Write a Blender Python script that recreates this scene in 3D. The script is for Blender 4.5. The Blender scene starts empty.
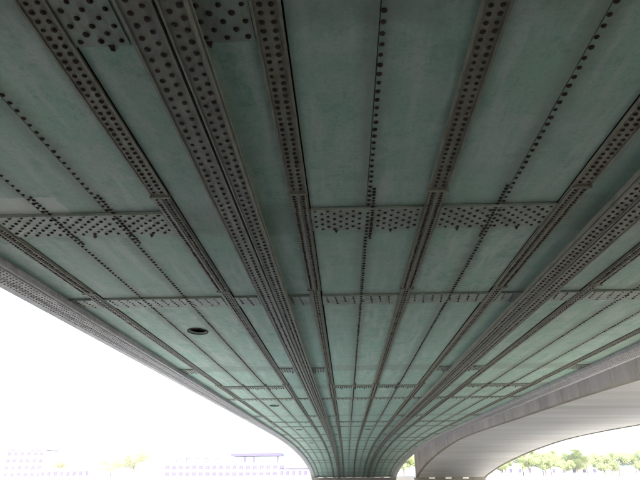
import bpy, math, random
import numpy as np
from mathutils import Matrix, Vector
random.seed(7); rng = np.random.default_rng(7)
sc = bpy.context.scene
col = sc.collection

# ------------------------------------------------------------------ camera
HAZE = .0002
EYE = 2.2                                   # eye height above the river
pitch, yaw, roll = math.radians(22.85), math.radians(2.42), math.radians(-0.276)
cam_d = bpy.data.cameras.new('camera'); cam = bpy.data.objects.new('camera', cam_d); col.objects.link(cam)
cam_d.sensor_width = 36.0; cam_d.lens = 36.0*560/640; cam_d.clip_start = 0.05; cam_d.clip_end = 9000
fwd = Vector((-math.sin(yaw)*math.cos(pitch), math.cos(yaw)*math.cos(pitch), math.sin(pitch)))
rt = Vector((math.cos(yaw), math.sin(yaw), 0)); up = rt.cross(fwd)
cr, sr = math.cos(roll), math.sin(roll)
r2 = rt*cr + up*sr; u2 = up*cr - rt*sr
M = Matrix((( r2.x, u2.x, -fwd.x, 0), (r2.y, u2.y, -fwd.y, 0), (r2.z, u2.z, -fwd.z, EYE), (0, 0, 0, 1)))
cam.matrix_world = M
sc.camera = cam

# ------------------------------------------------------------------ sky, sun, exposure
SUN_EL, SUN_AZ = math.radians(44), math.radians(172)      # azimuth from +Y, negative = left
w = bpy.data.worlds.new('World'); sc.world = w; w.use_nodes = True
nt = w.node_tree; bg = nt.nodes['Background']
sky = nt.nodes.new('ShaderNodeTexSky'); sky.sky_type = 'NISHITA'; sky.sun_disc = False
sky.sun_elevation = SUN_EL; sky.sun_rotation = SUN_AZ
sky.air_density = 1.0; sky.dust_density = 4.0; sky.ozone_density = 1.0
nt.links.new(sky.outputs[0], bg.inputs[0]); bg.inputs[1].default_value = 0.15
sl = bpy.data.lights.new('sun', 'SUN'); sl.energy = 0.9; sl.angle = math.radians(12); sl.color = (1, .95, .88)
so = bpy.data.objects.new('sun', sl); col.objects.link(so)
dv = Vector((math.sin(SUN_AZ)*math.cos(SUN_EL), math.cos(SUN_AZ)*math.cos(SUN_EL), math.sin(SUN_EL)))
so.rotation_euler = dv.to_track_quat('Z', 'Y').to_euler()
so.location = (-60, -30, 80)
sc.view_settings.view_transform = 'Standard'; sc.view_settings.look = 'None'
sc.view_settings.exposure = 3.8; sc.view_settings.gamma = 1
sc.render.engine = 'CYCLES'
try:
    sc.cycles.max_bounces = 8; sc.cycles.diffuse_bounces = 5; sc.cycles.glossy_bounces = 4
except Exception: pass

# ------------------------------------------------------------------ helpers
def tag(o, label=None, cat=None, group=None, kind=None):
    if label: o['label'] = label
    if cat: o['category'] = cat
    if group: o['group'] = group
    if kind: o['kind'] = kind
    return o
def empty(name, loc=(0, 0, 0), label=None, cat=None, group=None):
    o = bpy.data.objects.new(name, None); col.objects.link(o); o.location = loc
    return tag(o, label, cat, group)
class MB:
    def __init__(s): s.v = []; s.f = []
    def add(s, v, f):
        n = len(s.v); s.v += [tuple(p) for p in v]; s.f += [tuple(i+n for i in q) for q in f]
    def box(s, x0, x1, y0, y1, z0, z1):
        s.add([(x0,y0,z0),(x1,y0,z0),(x1,y1,z0),(x0,y1,z0),(x0,y0,z1),(x1,y0,z1),(x1,y1,z1),(x0,y1,z1)],
              [(0,3,2,1),(4,5,6,7),(0,1,5,4),(1,2,6,5),(2,3,7,6),(3,0,4,7)])
    def sweep(s, poly, ys, zf):
        """closed cross-section poly [(x, dz)] (counter-clockwise seen from -Y) swept along +Y at heights zf(y)+dz"""
        k = len(poly); v = []; f = []
        for y in ys:
            z = zf(y)
            for x, dz in poly: v.append((x, y, z+dz))
        for i in range(len(ys)-1):
            for j in range(k):
                a = i*k+j; b = i*k+(j+1) % k
                f.append((a, a+k, b+k, b))
        f.append(tuple(range(k))); f.append(tuple(reversed(range((len(ys)-1)*k, len(ys)*k))))
        s.add(v, f)
    def bar(s, a, b, r0, r1, n=6):
        a = Vector(a); b = Vector(b); d = (b-a).normalized()
        q = d.orthogonal().normalized(); p = d.cross(q); v = []
        for c, r in ((a, r0), (b, r1)):
            for i in range(n):
                t = 2*math.pi*i/n; v.append(c + q*math.cos(t)*r + p*math.sin(t)*r)
        s.add(v, [(i, (i+1) % n, n+(i+1) % n, n+i) for i in range(n)] + [tuple(range(n-1, -1, -1)), tuple(range(n, 2*n))])
    def build(s, name, m, parent=None, smooth=False):
        me = bpy.data.meshes.new(name); me.from_pydata(s.v, [], s.f); me.update()
        if smooth: me.polygons.foreach_set('use_smooth', [True]*len(me.polygons))
        me.materials.append(m)
        o = bpy.data.objects.new(name, me); col.objects.link(o)
        if parent: o.parent = parent; o.matrix_parent_inverse = Matrix.Identity(4); 
        return o
def rect(x0, x1, d0, d1): return [(x0, d0), (x1, d0), (x1, d1), (x0, d1)]

# ------------------------------------------------------------------ materials
class N:
    def __init__(s, name):
        s.m = bpy.data.materials.new(name); s.m.use_nodes = True; s.t = s.m.node_tree
        s.p = s.t.nodes['Principled BSDF']; s.tc = s.t.nodes.new('ShaderNodeTexCoord')
    def mapping(s, scale):
        n = s.t.nodes.new('ShaderNodeMapping'); s.t.links.new(s.tc.outputs['Object'], n.inputs['Vector'])
        n.inputs['Scale'].default_value = scale; return n.outputs[0]
    def noise(s, scale, vec=None, detail=4, rough=.55):
        n = s.t.nodes.new('ShaderNodeTexNoise'); n.inputs['Scale'].default_value = scale
        n.inputs['Detail'].default_value = detail; n.inputs['Roughness'].default_value = rough
        s.t.links.new(vec or s.tc.outputs['Object'], n.inputs['Vector']); return n.outputs['Fac']
    def ramp(s, fac, a, b, va=0., vb=1.):
        n = s.t.nodes.new('ShaderNodeMapRange'); n.inputs[1].default_value = a; n.inputs[2].default_value = b
        n.inputs[3].default_value = va; n.inputs[4].default_value = vb; n.interpolation_type = 'SMOOTHSTEP'
        s.t.links.new(fac, n.inputs[0]); return n.outputs[0]
    def mix(s, fac, a, b):
        n = s.t.nodes.new('ShaderNodeMix'); n.data_type = 'RGBA'
        for inp, v in ((n.inputs['Factor'], fac), (n.inputs[6], a), (n.inputs[7], b)):
            if isinstance(v, (int, float)): inp.default_value = v
            elif isinstance(v, tuple): inp.default_value = (*v, 1)
            else: s.t.links.new(v, inp)
        return n.outputs[2]
    def math(s, op, a, b=0.):
        n = s.t.nodes.new('ShaderNodeMath'); n.operation = op
        for i, v in enumerate((a, b)):
            if isinstance(v, (int, float)): n.inputs[i].default_value = v
            else: s.t.links.new(v, n.inputs[i])
        return n.outputs[0]
    def xyz(s):
        n = s.t.nodes.new('ShaderNodeSeparateXYZ'); s.t.links.new(s.tc.outputs['Object'], n.inputs[0]); return n.outputs
    def bump(s, h, strength, dist=.02):
        n = s.t.nodes.new('ShaderNodeBump'); n.inputs['Strength'].default_value = strength
        n.inputs['Distance'].default_value = dist; s.t.links.new(h, n.inputs['Height']); s.t.links.new(n.outputs[0], s.p.inputs['Normal'])
    def done(s, c, rough=.6, spec=.5, metal=0.):
        if isinstance(c, tuple): s.p.inputs['Base Color'].default_value = (*c, 1)
        else: s.t.links.new(c, s.p.inputs['Base Color'])
        if isinstance(rough, float): s.p.inputs['Roughness'].default_value = rough
        else: s.t.links.new(rough, s.p.inputs['Roughness'])
        s.p.inputs['Specular IOR Level'].default_value = spec; s.p.inputs['Metallic'].default_value = metal
        return s.m

XC, SP, PER = 1.47, 1.063, 19.25                        # centre line and line spacing of the soffit
def lineX(n): return XC + SP*n

def mat_panel():
    n = N('green_paint_soffit')
    big = n.noise(.55, detail=3); mid = n.noise(2.6, detail=5, rough=.65); fine = n.noise(22, detail=4, rough=.7)
    stre = n.noise(1.6, n.mapping((3.2, .35, 1)), detail=4)
    a = n.mix(n.ramp(mid, .38, .66), (.30, .445, .36), (.42, .50, .44))
    a = n.mix(n.ramp(big, .4, .68), a, (.32, .49, .38))
    blot = n.math('MULTIPLY', n.ramp(n.noise(1.7, detail=8, rough=.85), .51, .62), .8)
    a = n.mix(blot, a, (.20, .36, .275))
    a = n.mix(n.math('MULTIPLY', n.ramp(stre, .48, .66), .6), a, (.51, .56, .51))
    # brown stain plus soft shadow beside the strips, both painted into the colour
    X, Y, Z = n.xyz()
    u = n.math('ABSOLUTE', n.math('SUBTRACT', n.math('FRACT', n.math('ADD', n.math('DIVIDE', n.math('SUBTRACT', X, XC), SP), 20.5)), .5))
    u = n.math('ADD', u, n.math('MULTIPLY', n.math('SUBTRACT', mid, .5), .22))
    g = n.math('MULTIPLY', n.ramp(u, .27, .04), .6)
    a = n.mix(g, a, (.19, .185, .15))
    a = n.mix(n.math('MULTIPLY', n.ramp(fine, .45, .7), .3), a, (.13, .16, .13))
    oi = n.t.nodes.new('ShaderNodeObjectInfo')
    a = n.mix(n.math('MULTIPLY', n.ramp(oi.outputs['Random'], 0, 1), .30), a, (.26, .37, .31))
    fy = n.math('FRACT', n.math('ADD', n.math('DIVIDE', n.math('SUBTRACT', Y, 8.6), PER), 20.))
    for c0, wd in ((0.0, .045), (1.0, .045), (.235, .04), (.735, .045)):
        d = n.math('ABSOLUTE', n.math('SUBTRACT', fy, c0))
        d = n.math('ADD', d, n.math('MULTIPLY', n.math('SUBTRACT', mid, .5), .05))
        a = n.mix(n.math('MULTIPLY', n.ramp(d, wd, wd*.4), .38), a, (.19, .19, .155))
    rs = n.ramp(n.noise(3.2, n.mapping((5, .5, 1)), detail=6, rough=.8), .60, .74)
    a = n.mix(n.math('MULTIPLY', rs, .45), a, (.20, .155, .11))
    # the repainted pale patch left of the first splice band
    px = n.math('ADD', X, n.math('MULTIPLY', n.math('SUBTRACT', n.noise(5.), .5), .10))
    inx = n.math('MULTIPLY', n.math('GREATER_THAN', px, -5.9), n.math('LESS_THAN', px, -4.43))
    py = n.math('ADD', Y, n.math('MULTIPLY', n.math('SUBTRACT', n.noise(4.), .5), .12))
    iny = n.math('MULTIPLY', n.math('GREATER_THAN', py, 7.55), n.math('LESS_THAN', py, 8.45))
    a = n.mix(n.math('MULTIPLY', n.math('MULTIPLY', inx, iny), .5), a, (.62, .64, .58))
    n.bump(n.noise(9, detail=5, rough=.6), .25, .012)
    return n.done(a, n.ramp(mid, .3, .7, .58, .72), .35)
def mat_strip(name, c1, c2, c3):
    n = N(name)
    f = n.noise(4, detail=5, rough=.7); g = n.noise(14, n.mapping((1, .25, 1)), detail=4, rough=.7)
    a = n.mix(n.ramp(f, .38, .66), c1, c2)
    a = n.mix(n.math('MULTIPLY', n.ramp(g, .48, .7), .6), a, c3)
    n.bump(g, .25, .01)
    return n.done(a, .55, .4)
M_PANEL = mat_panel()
M_STRIP = mat_strip('strip_grimy_green_paint', (.24, .23, .175), (.185, .17, .125), (.12, .09, .06))
M_BAND = mat_strip('splice_green_paint', (.30, .345, .285), (.245, .27, .22), (.17, .145, .11))
M_GIRD = mat_strip('girder_olive_paint', (.225, .22, .17), (.17, .16, .125), (.27, .26, .23))
M_OUT = mat_strip('outer_girder_grey_paint', (.42, .40, .40), (.32, .30, .29), (.18, .14, .12))
n = N('rusty_rivet_heads'); M_RIV = n.done(n.mix(n.noise(30), (.022, .014, .010), (.06, .035, .022)), .75, .2)
n = N('painted_grey_rivet_heads'); M_RIV2 = n.done(n.mix(n.noise(30), (.17, .15, .15), (.10, .085, .08)), .6, .4)
n = N('rust_brown_steel'); M_RUST = n.done(n.mix(n.noise(20, detail=5), (.035, .022, .016), (.09, .05, .032)), .8, .2)
n = N('dark_interior_steel'); M_DARK = n.done((.03, .032, .03), .9, .1)
def mat_conc(name, lo, hi, bands=True, dark=(.12, .11, .10)):
    n = N(name)
    st = n.noise(.55, n.mapping((.12, 1, .4)), detail=6, rough=.7)
    f = n.noise(7, detail=6, rough=.7)
    a = n.mix(n.ramp(st, .36, .64), lo, hi)
    if bands:
        b = n.noise(.16, n.mapping((.15, 1, .3)), detail=3)
        a = n.mix(n.math('MULTIPLY', n.ramp(b, .46, .70), .35), a, dark)
    a = n.mix(n.math('MULTIPLY', n.ramp(f, .5, .75), .3), a, dark)
    n.bump(n.noise(3, n.mapping((.3, 2.5, 2.5)), detail=5), .35, .03)
    return n.done(a, .85, .3)
M_CONC = mat_conc('board_marked_concrete', (.45, .43, .405), (.54, .515, .49), dark=(.29, .275, .255))
M_CONC2 = mat_conc('weathered_facing_stone', (.165, .145, .11), (.22, .195, .155), dark=(.09, .08, .07))
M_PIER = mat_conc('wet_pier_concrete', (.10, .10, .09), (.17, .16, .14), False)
n = N('white_marker_paint'); M_WHITE = n.done(n.mix(n.noise(6), (.78, .78, .76), (.66, .66, .63)), .6, .3)
n = N('pale_render_wall'); M_WALL = n.done(n.mix(n.noise(.7, detail=5), (.62, .60, .62), (.54, .52, .54)), .85, .2)
n = N('lavender_grey_roof'); M_ROOF = n.done(n.mix(n.noise(1.2), (.035, .03, .055), (.025, .02, .04)), .6, .3)
n = N('window_glass'); M_GLASS = n.done((.045, .04, .08), .5, .12)
n = N('pale_shutter'); M_SHUT = n.done((.10, .09, .15), .6, .2)
n = N('river_ground'); M_GROUND = n.done(n.mix(n.noise(.3, detail=8), (.045, .041, .034), (.028, .029, .021)), .9, .2)
n = N('quay_stone'); M_QUAY = n.done(n.mix(n.noise(.6, detail=6), (.50, .47, .43), (.38, .36, .33)), .85, .2)
n = N('river_water'); n.bump(n.noise(1.1, n.mapping((1, .6, 1)), detail=4), .5, .12); M_WATER = n.done(n.mix(n.noise(.08), (.25, .245, .215), (.21, .215, .19)), .25, .5)
n = N('tree_bark'); M_BARK = n.done(n.mix(n.noise(6), (.16, .12, .09), (.09, .07, .05)), .9, .2)
def mat_leaf(name, a, b):
    n = N(name); c = n.mix(n.noise(.8, detail=3), a, b); n.t.links.new(c, n.p.inputs['Base Color'])
    tr = n.t.nodes.new('ShaderNodeBsdfTranslucent'); n.t.links.new(c, tr.inputs[0])
    mx = n.t.nodes.new('ShaderNodeMixShader'); mx.inputs[0].default_value = .45
    out = n.t.nodes['Material Output']
    n.t.links.new(n.p.outputs[0], mx.inputs[1]); n.t.links.new(tr.outputs[0], mx.inputs[2]); n.t.links.new(mx.outputs[0], out.inputs[0])
    n.p.inputs['Roughness'].default_value = .6; return n.m
M_LEAF = mat_leaf('spring_leaf', (.24, .28, .11), (.18, .22, .085))
M_LEAF2 = mat_leaf('yellow_spring_leaf', (.32, .31, .12), (.24, .25, .10))

# ------------------------------------------------------------------ setting: river, land, sky stays the world
W = 900
m = MB()
prof = [(-W, 1.9), (-125, 1.9), (-45, 1.2), (17.5, .35), (19.5, -1.2), (36, -4), (170, -3), (171.4, -3), (171.5, 1.78), (W, 1.78)]  # near bank is unseen, drawn out dark beneath the soffit to dim it
v = []; f = []
for y, z in prof: v += [(-W, y, z), (W, y, z)]
for i in range(len(prof)-1): f.append((2*i, 2*i+1, 2*i+3, 2*i+2))
m.add(v, f); tag(m.build('ground', M_GROUND), kind='structure')
m = MB(); m.add([(-W, 18, 0), (W, 18, 0), (W, 171.2, 0), (-W, 171.2, 0)], [(0, 1, 2, 3)])
tag(m.build('water', M_WATER), kind='structure')
q = empty('quay_wall', (0, 170.9, 0), 'pale stone quay wall running along the far bank of the river', 'wall')
for i in range(60):
    x = -300+i*10
    m = MB(); m.box(x+.03, x+9.97, 0, .6, -2.5, 1.5); m.build('wall_block', M_QUAY, q)
    m = MB(); m.box(x+.02, x+9.98, -.08, .9, 1.505, 1.85); m.build('coping_stone', M_QUAY, q)

# ------------------------------------------------------------------ the steel bridge
PX = np.array([-4, 0, 45, 57, 70, 83, 97, 110, 118, 124, 127, 129.5])
PZ = np.array([4.0, 4.0, 4.0, 3.99, 3.88, 3.56, 3.0, 2.18, 1.42, .68, .22, -.25])
def _pchip():
    h = np.diff(PX); d = np.diff(PZ)/h; s = np.zeros(len(PX))
    for i in range(1, len(PX)-1):
        if d[i-1]*d[i] > 0: s[i] = 2*d[i-1]*d[i]/(d[i-1]+d[i])
    s[-1] = d[-1]; return s
PS = _pchip()
MIDY = 12.0
def zrel(y):
    if y < MIDY: y = 2*MIDY-y
    y = min(max(y, -4), 129.5)
    i = min(max(int(np.searchsorted(PX, y))-1, 0), len(PX)-2); h = PX[i+1]-PX[i]; t = (y-PX[i])/h
    return ((1+2*t)*(1-t)**2*PZ[i] + t*(1-t)**2*h*PS[i] + t*t*(3-2*t)*PZ[i+1] + t*t*(t-1)*h*PS[i+1])
def zs(y): return EYE + zrel(y)
def ylist(a, b):
    out = [a]; y = a
    while True:
        st = 200 if 2*MIDY-45 < y < 45 else (2.5 if y < 100 else 1.0)
        if y < -30: st = 4
        if y < 45: nxt = min(y+st, 45.) if y >= -21 else min(y+st, -21.)
        else: nxt = y+st
        if nxt >= b-.05: break
        out.append(nxt); y = nxt
    return out+[b]
Y0, Y1 = -105.0, 129.3
PER = 19.25
bridge = empty('steel_bridge', (XC, 0, 0), 'riveted green steel bridge overhead, its flat underside curving down to a pier', 'bridge')
bridge.location = (0, 0, 0)

def rivet_arrays(kind):
    if kind == 0:                                   # near: domed head
        k = 8; r = [(1., 0.), (.88, .5), (.5, .88)]
    elif kind == 1: k = 6; r = [(1., 0.), (.62, .85)]
    else: k = 4; r = [(1., 0.)]
    v = []; f = []
    for rr, zz in r:
        for i in range(k):
            t = 2*math.pi*(i+.5)/k; v.append((rr*math.cos(t), rr*math.sin(t), -zz))
    for j in range(len(r)-1):
        for i in range(k):
            a = j*k+i; b = j*k+(i+1) % k; f.append((a, a+k, b+k)); f.append((a, b+k, b))
    v.append((0, 0, -1.)); c = len(v)-1; j = (len(r)-1)*k
    for i in range(k): f.append((j+i, c, j+(i+1) % k))
    return np.array(v), np.array(f)
RV = [rivet_arrays(k) for k in range(3)]
def rivets(pts, parent, dz, rad=.024, name='rivets', m=None, seam=False):
    """pts: list of (x, y); all heads of one strip joined into one part"""
    if not len(pts): return
    P = np.array([(x, y, zs(y)+dz) for x, y in pts]); P[:, 2] += .002
    if seam:
        for q0, dp in [(k_, .88) for k_ in kP]+[(k_, .80) for k_ in kD]:
            P[(P[:, 1] > q0) & (P[:, 1] < q0+dp), 2] -= .016
    V = []; F = []; off = 0
    lod = np.where(P[:, 1] < 17, 0, np.where(P[:, 1] < 42, 1, 2))
    for k in range(3):
        Q = P[lod == k]
        if not len(Q): continue
        bv, bf = RV[k]; nn = len(Q)
        R = rad*(1+rng.uniform(-.16, .12, nn))
        Q = Q + np.c_[rng.normal(0, .003, (nn, 2)), np.zeros(nn)]
        s = np.stack([R, R, R*.8], 1)
        vv = (bv[None]*s[:, None]+Q[:, None]).reshape(-1, 3)
        ff = (bf[None]+(np.arange(nn)*len(bv))[:, None, None]).reshape(-1, 3)+off
        V.append(vv); F.append(ff); off += len(vv)
    V = np.concatenate(V); F = np.concatenate(F)
    me = bpy.data.meshes.new(name); me.vertices.add(len(V)); me.vertices.foreach_set('co', V.astype('f').ravel())
    me.loops.add(len(F)*3); me.loops.foreach_set('vertex_index', F.astype('i').ravel())
    me.polygons.add(len(F)); me.polygons.foreach_set('loop_start', np.arange(len(F), dtype='i')*3)
    me.polygons.foreach_set('loop_total', np.full(len(F), 3, dtype='i'))
    me.polygons.foreach_set('use_smooth', np.ones(len(F), dtype=bool))
    me.update(calc_edges=True); me.materials.append(m or M_RIV)
    o = bpy.data.objects.new(name, me); col.objects.link(o); o.parent = parent; o['kind'] = 'stuff'
    return o
def keep(pts, a=1.5, b=112): return [p for p in pts if a < p[1] < b]

# transverse lines: P = wide splice of the main panels, H = beside the heavy girders, D = narrow band, all panels
kP = [8.15+PER*k for k in range(7)]; kH = [3.35+PER*k for k in range(7)]; kD = [12.86+PER*k for k in range(7)]
P_COLS = {-7, -6, -5, 4, 5, 6, -2, -1, 0, 1}            # columns i: between line i and i+1
edge = 7.68
cols = [(-edge, -7.)] + [(float(i), float(i+1)) for i in range(-7, 7)] + [(7., edge)]
def is_main(a): return int(a) in P_COLS and abs(a) < 7.5 and a == int(a) 
holes = [(-4.35, 16.27), (-4.35, 35.5), (-4.35, 54.8), (2.07, 54.9), (-4.35, 74.0)]
slotR = {-7, -4, -2}; slotL = {2, 4, 7}
def xl(nv):                                              # panel start at its left line
    if nv in slotR: return lineX(nv)+.165
    if nv == -edge: return lineX(nv)
    return lineX(nv)+.006
def xr(nv):
    if nv in slotL: return lineX(nv)-.165
    if nv == edge: return lineX(nv)
    return lineX(nv)-.006
for a, b in cols:
    main = is_main(a)
    cuts = [Y0] + [c for c in sorted((kP if main else kH)+kD) if c < Y1-2] + [Y1]
    x0, x1 = xl(a), xr(b)
    for y0, y1 in zip(cuts[:-1], cuts[1:]):
        ya = y0+(.0 if y0 == Y0 else .006); yb = y1-(.0 if y1 == Y1 else .034)
        if y0 == Y0: ya = Y0
        m = MB(); hs = [h for h in holes if x0 < h[0] < x1 and ya < h[1] < yb]
        if hs:                                           # plate with an oval inspection hole cut through it
            hx, hy = hs[0]; ax, ay = .27, .36; K = 24
            h0, h1 = hy-.6, hy+.6
            m.sweep(rect(x0, x1, 0, .02), ylist(ya, h0), zs); m.sweep(rect(x0, x1, 0, .02), ylist(h1, yb), zs)
            ring = []; sq = []
            for i in range(K):
                t = 2*math.pi*i/K; c, s_ = math.cos(t), math.sin(t)
                ring.append((hx+ax*c, hy+ay*s_))
                rx = ((x1-hx) if c > 0 else (hx-x0))/max(abs(c), 1e-6); ry = .6/max(abs(s_), 1e-6); r_ = min(rx, ry)
                sq.append((hx+r_*c, hy+r_*s_))
            # snap nearest samples to the corners
            for cx, cy in ((x0, h0), (x1, h0), (x0, h1), (x1, h1)):
                j = min(range(K), key=lambda i: (sq[i][0]-cx)**2+(sq[i][1]-cy)**2); sq[j] = (cx, cy)
            v = [(x, y, zs(y)) for x, y in ring]+[(x, y, zs(y)) for x, y in sq]+[(x, y, zs(y)+.05) for x, y in ring]
            f = [(i, K+i, K+(i+1) % K, (i+1) % K) for i in range(K)]+[(i, (i+1) % K, 2*K+(i+1) % K, 2*K+i) for i in range(K)]
            m.add(v, f)
        else:
            m.sweep(rect(x0, x1, 0, .02), ylist(ya, yb), zs)
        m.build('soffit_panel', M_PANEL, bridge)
for hx, hy in holes:                                     # rusty lip round each hole
    m = MB(); K = 24; v = []
    for sc_, dz in ((1.0, 0), (1.0, -.022), (1.13, -.022), (1.13, 0)):
        for i in range(K):
            t = 2*math.pi*i/K; y = hy+.36*sc_*math.sin(t); v.append((hx+.27*sc_*math.cos(t), y, zs(y)+dz-.001))
    f = []
    for j in range(3):
        for i in range(K): f.append((j*K+i, j*K+(i+1) % K, (j+1)*K+(i+1) % K, (j+1)*K+i))
    m.add(v, f); m.build('inspection_hole_rim', M_RUST, bridge, True)

# inside of the box: dark closed hull above the plates, with the outer webs and the deck
m = MB(); m.sweep([(lineX(-edge)+.02, .30), (lineX(edge)-.02, .30), (lineX(edge)-.02, .34), (lineX(-edge)+.02, .34)], ylist(Y0, Y1), zs)
m.build('inner_framing', M_DARK, bridge)
DECK = EYE+5.6
for s in (-1, 1):
    m = MB(); a = XC+s*8.80; ys = ylist(Y0, Y1)
    lo, hi = min(a, a+s*.05), max(a, a+s*.05)
    v = []; f = []
    for y in ys: z = zs(y)-.02; v += [(lo, y, z), (hi, y, z), (hi, y, DECK), (lo, y, DECK)]
    for i in range(len(ys)-1):
        for j in range(4): f.append((4*i+j, 4*i+4+j, 4*i+4+(j+1) % 4, 4*i+(j+1) % 4))
    f += [(0, 1, 2, 3), tuple(len(v)-1-j for j in range(4))]
    m.add(v, f); m.build('outer_web', M_OUT, bridge)
m = MB(); m.box(XC-9.3, XC+9.3, Y0, Y1+45, DECK+.003, DECK+.5); m.build('deck_slab', M_CONC2, bridge)
for s in (-1, 1):
    m = MB(); a = XC+s*9.15; m.box(a-.1, a+.1, Y0, Y1+45, DECK+.503, DECK+1.5); m.build('parapet', M_OUT, bridge)

def rows(xs, y0, y1, pitch, stag=False):
    out = []
    for j, x in enumerate(xs):
        y = y0+(pitch/2 if (stag and j % 2) else 0)
        while y < y1: out.append((x, y)); y += pitch
    return out

# single rivet lines along plate seams: the seam strap and its heads
for nn in (-6, -5, -1, 1, 5, 6):
    x = lineX(nn)
    m = MB(); m.sweep(rect(x-.055, x+.055, .021, .035), ylist(Y0, Y1), zs); sp = m.build('seam_strap', M_BAND, bridge)
    pts = rows([x+.035], 1.6, 112, .15)
    for p in kP:                                        # second short row where the splice crosses
        pts += rows([x-.035 if nn > 0 else x+.105], p-.62, p+1.3, .10)
    rivets(keep(pts), sp, -.0, .031, seam=True)

# double-row cover strips, in lengths that end at ticks
for nn in (-7, -4, -2, 0, 2, 4, 7):
    x = lineX(nn)
    segs = [(Y0, 7.55, 0)]
    for k in range(7):
        b0 = 7.60+PER*k
        segs += [(b0, b0+4.75, 1), (b0+4.80, min(b0+PER-.05, Y1), 2)]
    for y0, y1, st in segs:
        if y0 >= Y1-1: continue
        y1 = min(y1, Y1); m = MB(); ys = ylist(y0, y1)
        if st == 0:
            m.sweep(rect(x-.145, x+.145, -.022, -.001), ys, zs)
            m.sweep(rect(x+.118, x+.143, -.034, -.0225), ys, zs); m.sweep(rect(x-.143, x-.118, -.034, -.0225), ys, zs)
            pts = rows([x-.055, x+.055], max(y0, 1.5), y1-.05, .112); dz = -.022
        elif st == 1:
            m.sweep(rect(x-.145, x+.145, -.020, -.001), ys, zs); m.sweep(rect(x-.115, x+.115, -.042, -.0205), ys, zs)
            m.sweep(rect(x-.012, x+.012, -.060, -.0425), ys, zs)
            pts = rows([x-.068, x+.068], y0+.05, y1-.05, .085); dz = -.042
        else:
            m.sweep(rect(x-.125, x+.125, -.016, -.001), ys, zs); m.sweep(rect(x-.085, x+.085, -.030, -.0165), ys, zs)
            for q_ in (-.06, .06): m.sweep(rect(x+q_-.010, x+q_+.010, -.042, -.0305), ys, zs)
            pts = rows([x-.03, x+.03], y0+.05, y1-.05, .15); dz = -.030
        cs = m.build('cover_strip', M_STRIP, bridge)
        rivets(keep(pts), cs, dz, .026 if st else .030)
        if y0 > 0 and y1 < 100:
            yt = y0-.05
            m = MB(); m.box(x-.155, x+.155, yt+.008, yt+.038, zs(yt)-.055, zs(yt)-.001); m.build('strip_end_plate', M_STRIP, bridge)

# splice bands and their rivet fields
def band(na, nb, y0, dep, field, kind):
    xa, xb = lineX(na), lineX(nb)
    xa += .155 if na != -edge else .02; xb -= .155 if nb != edge else .02
    if abs(na) == 3: xa += .20
    if abs(nb) == 3: xb -= .20
    m = MB(); ys = [y0+.004, y0+dep] if y0 < 45 else ylist(y0+.004, y0+dep)
    m.sweep(rect(xa, xb, -.016, -.001), ys, zs)
    m.sweep(rect(xa, xb, -.045, -.0165), [y0+.004, y0+.022], zs)        # turned-down near edge
    o = m.build('splice_plate', M_BAND, bridge)
    pts = []
    if kind == 'wide':
        r = 0; y = y0+.09
        while y < y0+dep-.03:
            x = xa+.07+(.105 if r % 2 else 0)
            while x < xb-.04:
                pts.append((x, y)); x += .21
            y += .102; r += 1
    else:
        x = xa+.10; i = 0
        while x < xb-.05:
            for j in range(4+(i % 2)): pts.append((x+.012*j, y0+.16+.13*j))
            x += .215; i += 1
    # leave the seam rows clear
    pts = [p for p in pts if min(abs(p[0]-lineX(k)) for k in (-6, -5, -1, 1, 5, 6)) > .07]
    rivets(keep(pts), o, -.016, .031 if kind == 'wide' else .025)
    if kind == 'wide' and y0 < 60:                      # small drip lugs at the far edge, mid panel
        for k in range(int(na), int(nb)):
            if abs(k) >= 7: continue
            xm = lineX(k+.5)+random.uniform(-.1, .1)
            if xa < xm < xb:
                mm = MB(); t = y0+dep; z = zs(t)
                mm.add([(xm-.035, t-.02, z-.016), (xm+.035, t-.02, z-.016), (xm, t+.09, z-.004), (xm, t, z-.075)], [(0, 1, 3), (1, 2, 3), (2, 0, 3), (0, 2, 1)])
                mm.build('drip_lug', M_RUST, bridge)
for k in range(6):
    for na, nb in ((-7, -4), (-2, 0), (0, 2), (4, 7)): band(na, nb, kP[k], .88, None, 'wide')
    for na, nb in ((-4, -3), (-3, -2), (2, 3), (3, 4), (-edge, -7), (7, edge)): band(na, nb, kH[k], .98, None, 'wide')
    for na, nb in ((-edge, -7), (-7, -4), (-4, -3), (-3, -2), (-2, 0), (0, 2), (2, 3), (3, 4), (4, 7), (7, edge)):
        band(na, nb, kD[k], .80, None, 'tick')

# heavy twin-flange girders
for s in (-1, 1):
    cx = XC-.02+s*3.045
    m = MB(); ys = ylist(Y0, Y1)
    m.sweep(rect(cx-.25, cx+.25, -.12, -.001), ys, zs)
    g = m.build('girder', M_GIRD, bridge)
    for side in (-1, 1):
        e = .07 if side == s else 0.
        a, b = sorted((cx+side*.012, cx+side*(.312+e)))
        m = MB(); m.sweep(rect(a, b, -.150, -.1205), ys, zs)
        a2, b2 = sorted((cx+side*.018, cx+side*(.285+e))); m.sweep(rect(a2, b2, -.178, -.1505), ys, zs)
        a3, b3 = sorted((cx+side*.018, cx+side*.036)); m.sweep(rect(a3, b3, -.196, -.1785), ys, zs)
        a4, b4 = sorted((cx+side*(.262+e), cx+side*(.2845+e))); m.sweep(rect(a4, b4, -.196, -.1785), ys, zs)
        m.build('flange_plate', M_GIRD, g)
    rivets(keep(rows([cx-s*.21, cx-s*.105, cx+s*.12, cx+s*.25], 1.5, 112, .155, True)), g, -.178, .031)

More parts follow.
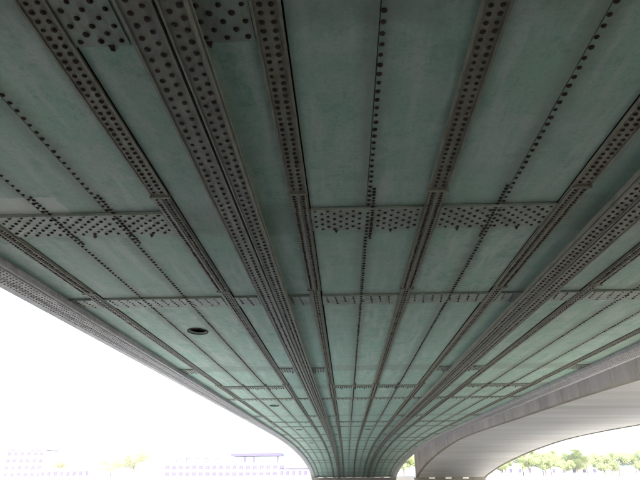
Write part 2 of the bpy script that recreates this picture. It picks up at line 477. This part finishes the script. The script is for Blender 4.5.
# outer edge girders
for s in (-1, 1):
    ys = ylist(Y0, Y1)
    def R(a, b): return tuple(sorted((XC+s*a, XC+s*b)))
    m = MB(); m.sweep(rect(*R(8.17, 8.795), -.13, -.001), ys, zs); g = m.build('edge_girder', M_OUT, bridge)
    m = MB(); m.sweep(rect(*R(8.14, 8.97), -.165, -.1305), ys, zs); m.sweep(rect(*R(8.22, 8.52), -.19, -.1655), ys, zs)
    m.sweep(rect(*R(8.56, 8.74), -.185, -.1655), ys, zs)
    m.build('flange_plate', M_OUT, g)
    rivets(keep(rows([XC+s*8.27, XC+s*8.37, XC+s*8.47], 3, 112, .12, True)), g, -.190, .024, m=M_RIV2)
    rivets(keep(rows([XC+s*8.60, XC+s*8.70], 3, 112, .12, True)), g, -.185, .024, m=M_RIV2)

# pier under the steel bridge
pier = empty('bridge_pier', (XC, 130, 0), 'dark low pier carrying the far end of the green steel span', 'pier')
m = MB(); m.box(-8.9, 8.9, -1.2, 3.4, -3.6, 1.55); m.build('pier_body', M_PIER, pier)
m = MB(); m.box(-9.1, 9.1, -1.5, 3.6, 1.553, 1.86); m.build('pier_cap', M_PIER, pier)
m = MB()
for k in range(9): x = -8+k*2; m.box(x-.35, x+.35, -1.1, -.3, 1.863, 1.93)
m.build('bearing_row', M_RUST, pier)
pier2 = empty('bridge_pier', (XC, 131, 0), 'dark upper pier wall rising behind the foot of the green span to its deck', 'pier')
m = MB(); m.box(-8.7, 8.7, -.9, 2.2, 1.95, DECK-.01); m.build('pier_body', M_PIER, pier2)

# ------------------------------------------------------------------ the concrete bridge beside it
CX0, CX1 = 13.0, 26.2
QX = np.array([40, 50, 60, 68, 75, 82, 88, 96, 103, 109, 113, 115.6]); QZ = np.array([4.02, 4.06, 4.06, 3.97, 3.72, 3.3, 2.88, 2.2, 1.5, .72, .12, -.35])
def zc(y):
    if y < 46: y = 92-y
    if y < 40: y = 40
    # keep the near half a little lower, as it is seen
    return EYE+float(np.interp(y, QX, QZ)) - (0.0)
def ysm(a, b, st):
    k = max(1, int(round((b-a)/st))); return [a+(b-a)*i/k for i in range(k+1)]
cb = empty('concrete_bridge', (0, 0, 0), 'grey concrete arch bridge with streaked underside beside the green steel one', 'bridge')
CD = EYE+5.7
ys = ysm(19, 115.6, 1.1); m = MB(); v = []; f = []  # near end cut short out of view, to let light reach the steel soffit
# smooth soffit: average the piecewise profile
def zcs(y): return sum(zc(y+d)*w_ for d, w_ in ((-3, .15), (-1.5, .2), (0, .3), (1.5, .2), (3, .15))) if -17 < y < 109 else zc(y)
for y in ys: z = zcs(y); v += [(CX0+.4, y, z), (CX1-.4, y, z), (CX1-.4, y, CD), (CX0+.4, y, CD)]
for i in range(len(ys)-1):
    for j in range(4): f.append((4*i+j, 4*i+4+j, 4*i+4+(j+1) % 4, 4*i+(j+1) % 4))
f += [(0, 1, 2, 3), tuple(len(v)-1-j for j in range(4))]
m.add(v, f); m.build('arch_vault', M_CONC, cb)
for xa, xb in ((CX0, CX0+.395), (CX1-.395, CX1)):
    y = 19.; i = 0
    while y < 115.:
        y2 = min(y+1.35, 115.5); m = MB(); ya, yb = y+.02, y2-.02
        o = random.uniform(-.02, .02)
        za, zb = zcs(ya), zcs(yb); t = .95
        m.add([(xa+o, ya, za-.05), (xb, ya, za-.05), (xb, yb, zb-.05), (xa+o, yb, zb-.05), (xa+o, ya, za+t), (xb, ya, za+t), (xb, yb, zb+t), (xa+o, yb, zb+t)],
              [(0, 3, 2, 1), (4, 5, 6, 7), (0, 1, 5, 4), (1, 2, 6, 5), (2, 3, 7, 6), (3, 0, 4, 7)])
        m.build('arch_ring_stone', M_CONC2, cb); y = y2; i += 1
    m = MB(); v = []; f = []; q0, q1 = xa+.06, xb-.002
    for y in ys: z = zcs(y)+.953; v += [(q0, y, z), (q1, y, z), (q1, y, CD), (q0, y, CD)]
    for i in range(len(ys)-1):
        for j in range(4): f.append((4*i+j, 4*i+4+j, 4*i+4+(j+1) % 4, 4*i+(j+1) % 4))
    m.add(v, f); m.build('spandrel_wall', M_CONC2, cb)
m = MB(); m.box(CX0-.5, CX1+.5, 18.5, 175, CD+.003, CD+.6); m.build('deck_slab', M_CONC2, cb)
for a in (CX0-.4, CX1+.15):
    m = MB(); m.box(a, a+.25, 18.5, 175, CD+.603, CD+1.6); m.build('parapet', M_CONC, cb)
for x in (14.5, 19.6, 24.7):  # unseen columns, added to carry the cut-off near end
    m = MB(); m.bar((x, 20.5, -4.2), (x, 20.5, zcs(20.5)-.004), .62, .55, 16); m.build('added_column', M_CONC, cb, True)
cp = empty('bridge_pier', (19.6, 117, 0), 'thin dark pier at the foot of the grey concrete arch, white blocks on its ledge', 'pier')
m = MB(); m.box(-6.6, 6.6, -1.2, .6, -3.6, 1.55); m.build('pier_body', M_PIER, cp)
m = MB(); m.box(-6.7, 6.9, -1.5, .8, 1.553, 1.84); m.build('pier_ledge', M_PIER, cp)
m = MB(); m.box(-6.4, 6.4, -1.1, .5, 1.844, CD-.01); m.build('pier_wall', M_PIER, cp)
for x in (-3.6, -.5, 2.7):
    m = MB(); m.box(x-.55, x+.55, -1.75, -1.51, 1.62, 2.0); m.build('marker_block', M_WHITE, cp)

# ------------------------------------------------------------------ far bank: buildings
def building(name, label, loc, wdt, dep, hgt, nx, nz, wall, roofm, roof_over=.5, cat='building', fw=.6, fh=.55, group=None):
    b = empty(name, loc, label, cat, group)
    m = MB(); m.box(-wdt/2, wdt/2, 0, dep, -.3, hgt); m.build('wall', wall, b)
    m = MB(); m.box(-wdt/2-roof_over, wdt/2+roof_over, -roof_over, dep+roof_over, hgt+.003, hgt+.35); m.build('roof', roofm, b)
    dx = wdt/nx; dz = hgt/nz; w2, h2 = dx*fw/2, dz*fh/2; t = .1
    m = MB(); m.box(-w2, w2, -.14, .02, -h2, -h2+t); m.box(-w2, w2, -.14, .02, h2-t, h2)
    m.box(-w2, -w2+t, -.14, .02, -h2+t+.001, h2-t-.001); m.box(w2-t, w2, -.14, .02, -h2+t+.001, h2-t-.001)
    m.box(-.04, .04, -.13, .02, -h2+t+.001, h2-t-.001)
    m2 = MB(); m2.box(-w2+t+.001, w2-t-.001, -.05, -.01, -h2+t+.001, h2-t-.001)
    f0 = p0 = None
    for j in range(nz):
        for i in range(nx):
            if f0 is None:
                fo = f0 = m.build('window', M_SHUT, b); po = p0 = m2.build('pane', M_GLASS, f0)
            else:
                fo = f0.copy(); po = p0.copy(); col.objects.link(fo); col.objects.link(po); po.parent = fo; fo.parent = b
            fo.location = (-wdt/2+dx*(i+.5), 0, dz*(j+.5))
    return b
GZ = 1.8
hb = building('terrace_building', 'long low pale building under a flat grey roof canopy, left of the green bridge', (-61, 300, GZ), 61, 16, 6.2, 18, 2, M_WALL, M_WALL, .3, fw=.7, fh=.6)
m = MB(); m.box(-26, 29, 2.5, 14, 6.56, 8.6); m.build('upper_storey', M_WALL, hb)
# roof frames along the left half and canopy on the right
for i, x in enumerate((-25, -20, -15, -10, -5)):
    m = MB(); m.box(x-.3, x+.3, 1.2, 1.6, 6.56, 9.1); m.box(x+.31, x+2.2, 1.2, 1.6, 8.6, 9.1); m.build('terrace_frame', M_ROOF, hb)
m = MB(); m.box(2.8, 28.4, -.5, 12, 9.75, 11.2); m.build('roof_canopy', M_ROOF, hb)
for x in (9.8, 14.5, 26.5):
    m = MB(); m.box(x-.5, x+.5, 0, 1, 6.56, 9.745); m.build('canopy_post', M_ROOF, hb)
building('house', 'tall pale block with a grey roof at the far left edge, beyond the river', (-175, 320, GZ), 22, 14, 14, 6, 4, M_WALL, M_ROOF, .6)
building('house', 'low pale house with small windows left of the yellowish tree', (-142, 300, GZ), 26, 12, 4.2, 8, 1, M_WALL, M_WALL, .4)
building('kiosk', 'small white riverside pavilion close beside the foot of the green span, left side', (-21, 240, GZ), 12, 8, 3.0, 5, 1, M_WALL, M_ROOF, .6, 'pavilion')
building('house', 'white house half hidden behind the leftmost of the trees beyond the concrete arch', (68, 262, GZ), 24, 12, 4.4, 6, 1, M_WALL, M_WALL, .5, fw=.3, fh=.4)
building('house', 'white house standing behind the middle of the pale green trees at right', (101, 268, GZ), 26, 12, 4.0, 6, 1, M_WALL, M_WALL, .5, fw=.3, fh=.4)
building('house', 'white house at the far right edge behind the low trees', (134, 262, GZ), 24, 12, 4.4, 6, 1, M_WALL, M_ROOF, .5, fw=.3, fh=.4)

# ------------------------------------------------------------------ far bank: trees
def tree_mesh(seed, h, r, nleaf, lean=0, dens=1.):
    rg = random.Random(seed); tr = MB(); tips = []
    tr.bar((0, 0, -.2), (lean*.3, 0, h*.32), h*.030, h*.022, 8)
    base = Vector((lean*.3, 0, h*.32)); tr.bar(base, (lean*.6, .1, h*.72), h*.022, h*.008, 6)
    for i in range(13):
        a = i*2.4+rg.uniform(-.3, .3); z0 = h*rg.uniform(.26, .66); ln = r*rg.uniform(.55, 1.0)*(1.1-.5*abs(z0/h-.45))
        st = Vector((lean*z0/h, 0, z0)); e = st+Vector((math.cos(a)*ln, math.sin(a)*ln, h*rg.uniform(.12, .30)))
        tr.bar(st, e, h*.010, h*.004, 5); tips.append(e); tips.append(st.lerp(e, .6))
        e2 = e+Vector((rg.uniform(-1, 1), rg.uniform(-1, 1), rg.uniform(.2, 1)))*r*.3; tr.bar(e, e2, h*.004, h*.002, 4); tips.append(e2)
    tips.append(Vector((lean*.6, .1, h*.85)))
    cl = [(t, r*rg.uniform(.20, .40)) for t in tips]
    v = []; f = []
    for i in range(nleaf):
        c, cr_ = rg.choice(cl); d = Vector((rg.gauss(0, 1), rg.gauss(0, 1), rg.gauss(0, .8))); d.normalize()
        p = c+d*cr_*rg.random()**.45
        if p.z > h: p.z = h-rg.random()*.4
        s = rg.uniform(.10, .22); a = Vector((rg.gauss(0, 1), rg.gauss(0, 1), rg.gauss(0, 1))).normalized(); b = a.orthogonal().normalized()
        k = len(v); v += [p-a*s, p+b*s*.55, p+a*s, p-b*s*.55]; f.append((k, k+1, k+2, k+3))
    lf = MB(); lf.v = [tuple(q_) for q_ in v]; lf.f = f
    return tr, lf
def make_tree(name, seed, h, r, nleaf, leafm, loc, label, group, cat='tree'):
    t = empty(name, loc, label, cat, group); tr, lf = tree_mesh(seed, h, r, nleaf)
    tr.build('trunk', M_BARK, t); c = lf.build('crown', leafm, t); return t
def copy_tree(src, loc, rz, s, label):
    t = src.copy(); col.objects.link(t); t.location = loc; t.rotation_euler = (0, 0, rz); t.scale = (s, s, s); t['label'] = label
    for ch in src.children:
        c = ch.copy(); col.objects.link(c); c.parent = t
    return t
g1 = 'pale green trees beyond the concrete arch'
t1 = make_tree('broadleaf_tree', 3, 7.2, 3.4, 7000, M_LEAF, (66, 222, GZ), 'tallest round green tree beyond the concrete arch, nearest the middle of the clump', g1)
t2 = make_tree('broadleaf_tree', 11, 5.6, 2.9, 5000, M_LEAF, (57.5, 226, GZ), 'leftmost small tree tucked under the far edge of the concrete arch', g1)
ty = make_tree('broadleaf_tree', 23, 9.0, 5.6, 8000, M_LEAF2, (83, 250, GZ), 'wide yellowish tree showing above the green trees beyond the concrete arch', g1)
specs = [(t1, (74, 232), 1.0, .92, 'round green tree just right of the tallest one beyond the arch'),
         (t2, (80.5, 226), 2.2, .95, 'small thin tree between two rounder ones right of centre in the clump'),
         (t1, (88, 236), 4.0, .82, 'rounded tree with its crown in front of the middle white house'),
         (t2, (95, 228), .5, .8, 'low tree in the dip of the treeline at right'),
         (t1, (103, 240), 2.9, .72, 'green tree near the right edge, in front of a white house'),
         (t2, (111, 232), 5.1, .9, 'rightmost low tree at the edge of the picture'),
         (ty, (102, 262), 1.3, .92, 'broad yellowish tree rising behind the low trees toward the right edge')]
for src, (x, y), rz, s, lab in specs: copy_tree(src, (x, y, GZ), rz, s, lab)
more = [((61.5, 238), 1.12, 'taller pale tree looming just behind the leftmost small one'),
        ((70, 244), 1.15, 'pale tree crown filling the space behind the tallest green one'),
        ((77.5, 240), 1.05, 'pale tree overlapping the wide yellowish one on its left'),
        ((92, 246), 1.1, 'pale tree right of the wide yellowish one, before the middle house'),
        ((98.5, 236), .95, 'pale tree whose crown merges with the dip in the treeline'),
        ((107.5, 244), 1.0, 'pale tree behind the rightmost low one'),
        ((115, 246), 1.05, 'pale tree cut by the right border of the picture')]
for i, ((x, y), s, lab) in enumerate(more): copy_tree(t1, (x, y, GZ), i*1.3, s*1.22, lab)
g2 = 'trees seen between the two bridges'
for i, (x, y, s, lab) in enumerate([(19.2, 205, 1.0, 'light green tree seen in the narrow gap between the steel and concrete bridges'),
                                    (24.5, 214, 1.1, 'second pale tree in the gap between the bridges, set farther back')]):
    t = copy_tree(t1, (x, y, GZ), 1.+i, s, lab); t['group'] = g2
g3 = 'yellowish trees on the far left bank'
t = copy_tree(ty, (-107, 300, GZ), .3, 1.45, 'large yellow green tree left of the long pale building'); t['group'] = g3
t = copy_tree(ty, (-121, 306, GZ), 2.3, 1.05, 'smaller yellowish tree touching the large one on its left'); t['group'] = g3
t = copy_tree(ty, (-153, 318, GZ), 4.3, .95, 'faint yellowish tree behind the low house at far left'); t['group'] = g3

# ------------------------------------------------------------------ pale spring haze over the river
m = MB(); m.box(-930, 930, -930, 930, -5.2, 19.5)
hm = bpy.data.materials.new('river_haze'); hm.use_nodes = True; ht = hm.node_tree
ht.nodes.remove(ht.nodes['Principled BSDF']); pv = ht.nodes.new('ShaderNodeVolumePrincipled')
pv.inputs['Color'].default_value = (.93, .95, .98, 1); pv.inputs['Density'].default_value = HAZE; pv.inputs['Anisotropy'].default_value = .2
ht.links.new(pv.outputs[0], ht.nodes['Material Output'].inputs['Volume'])
tag(m.build('haze', hm), kind='stuff')
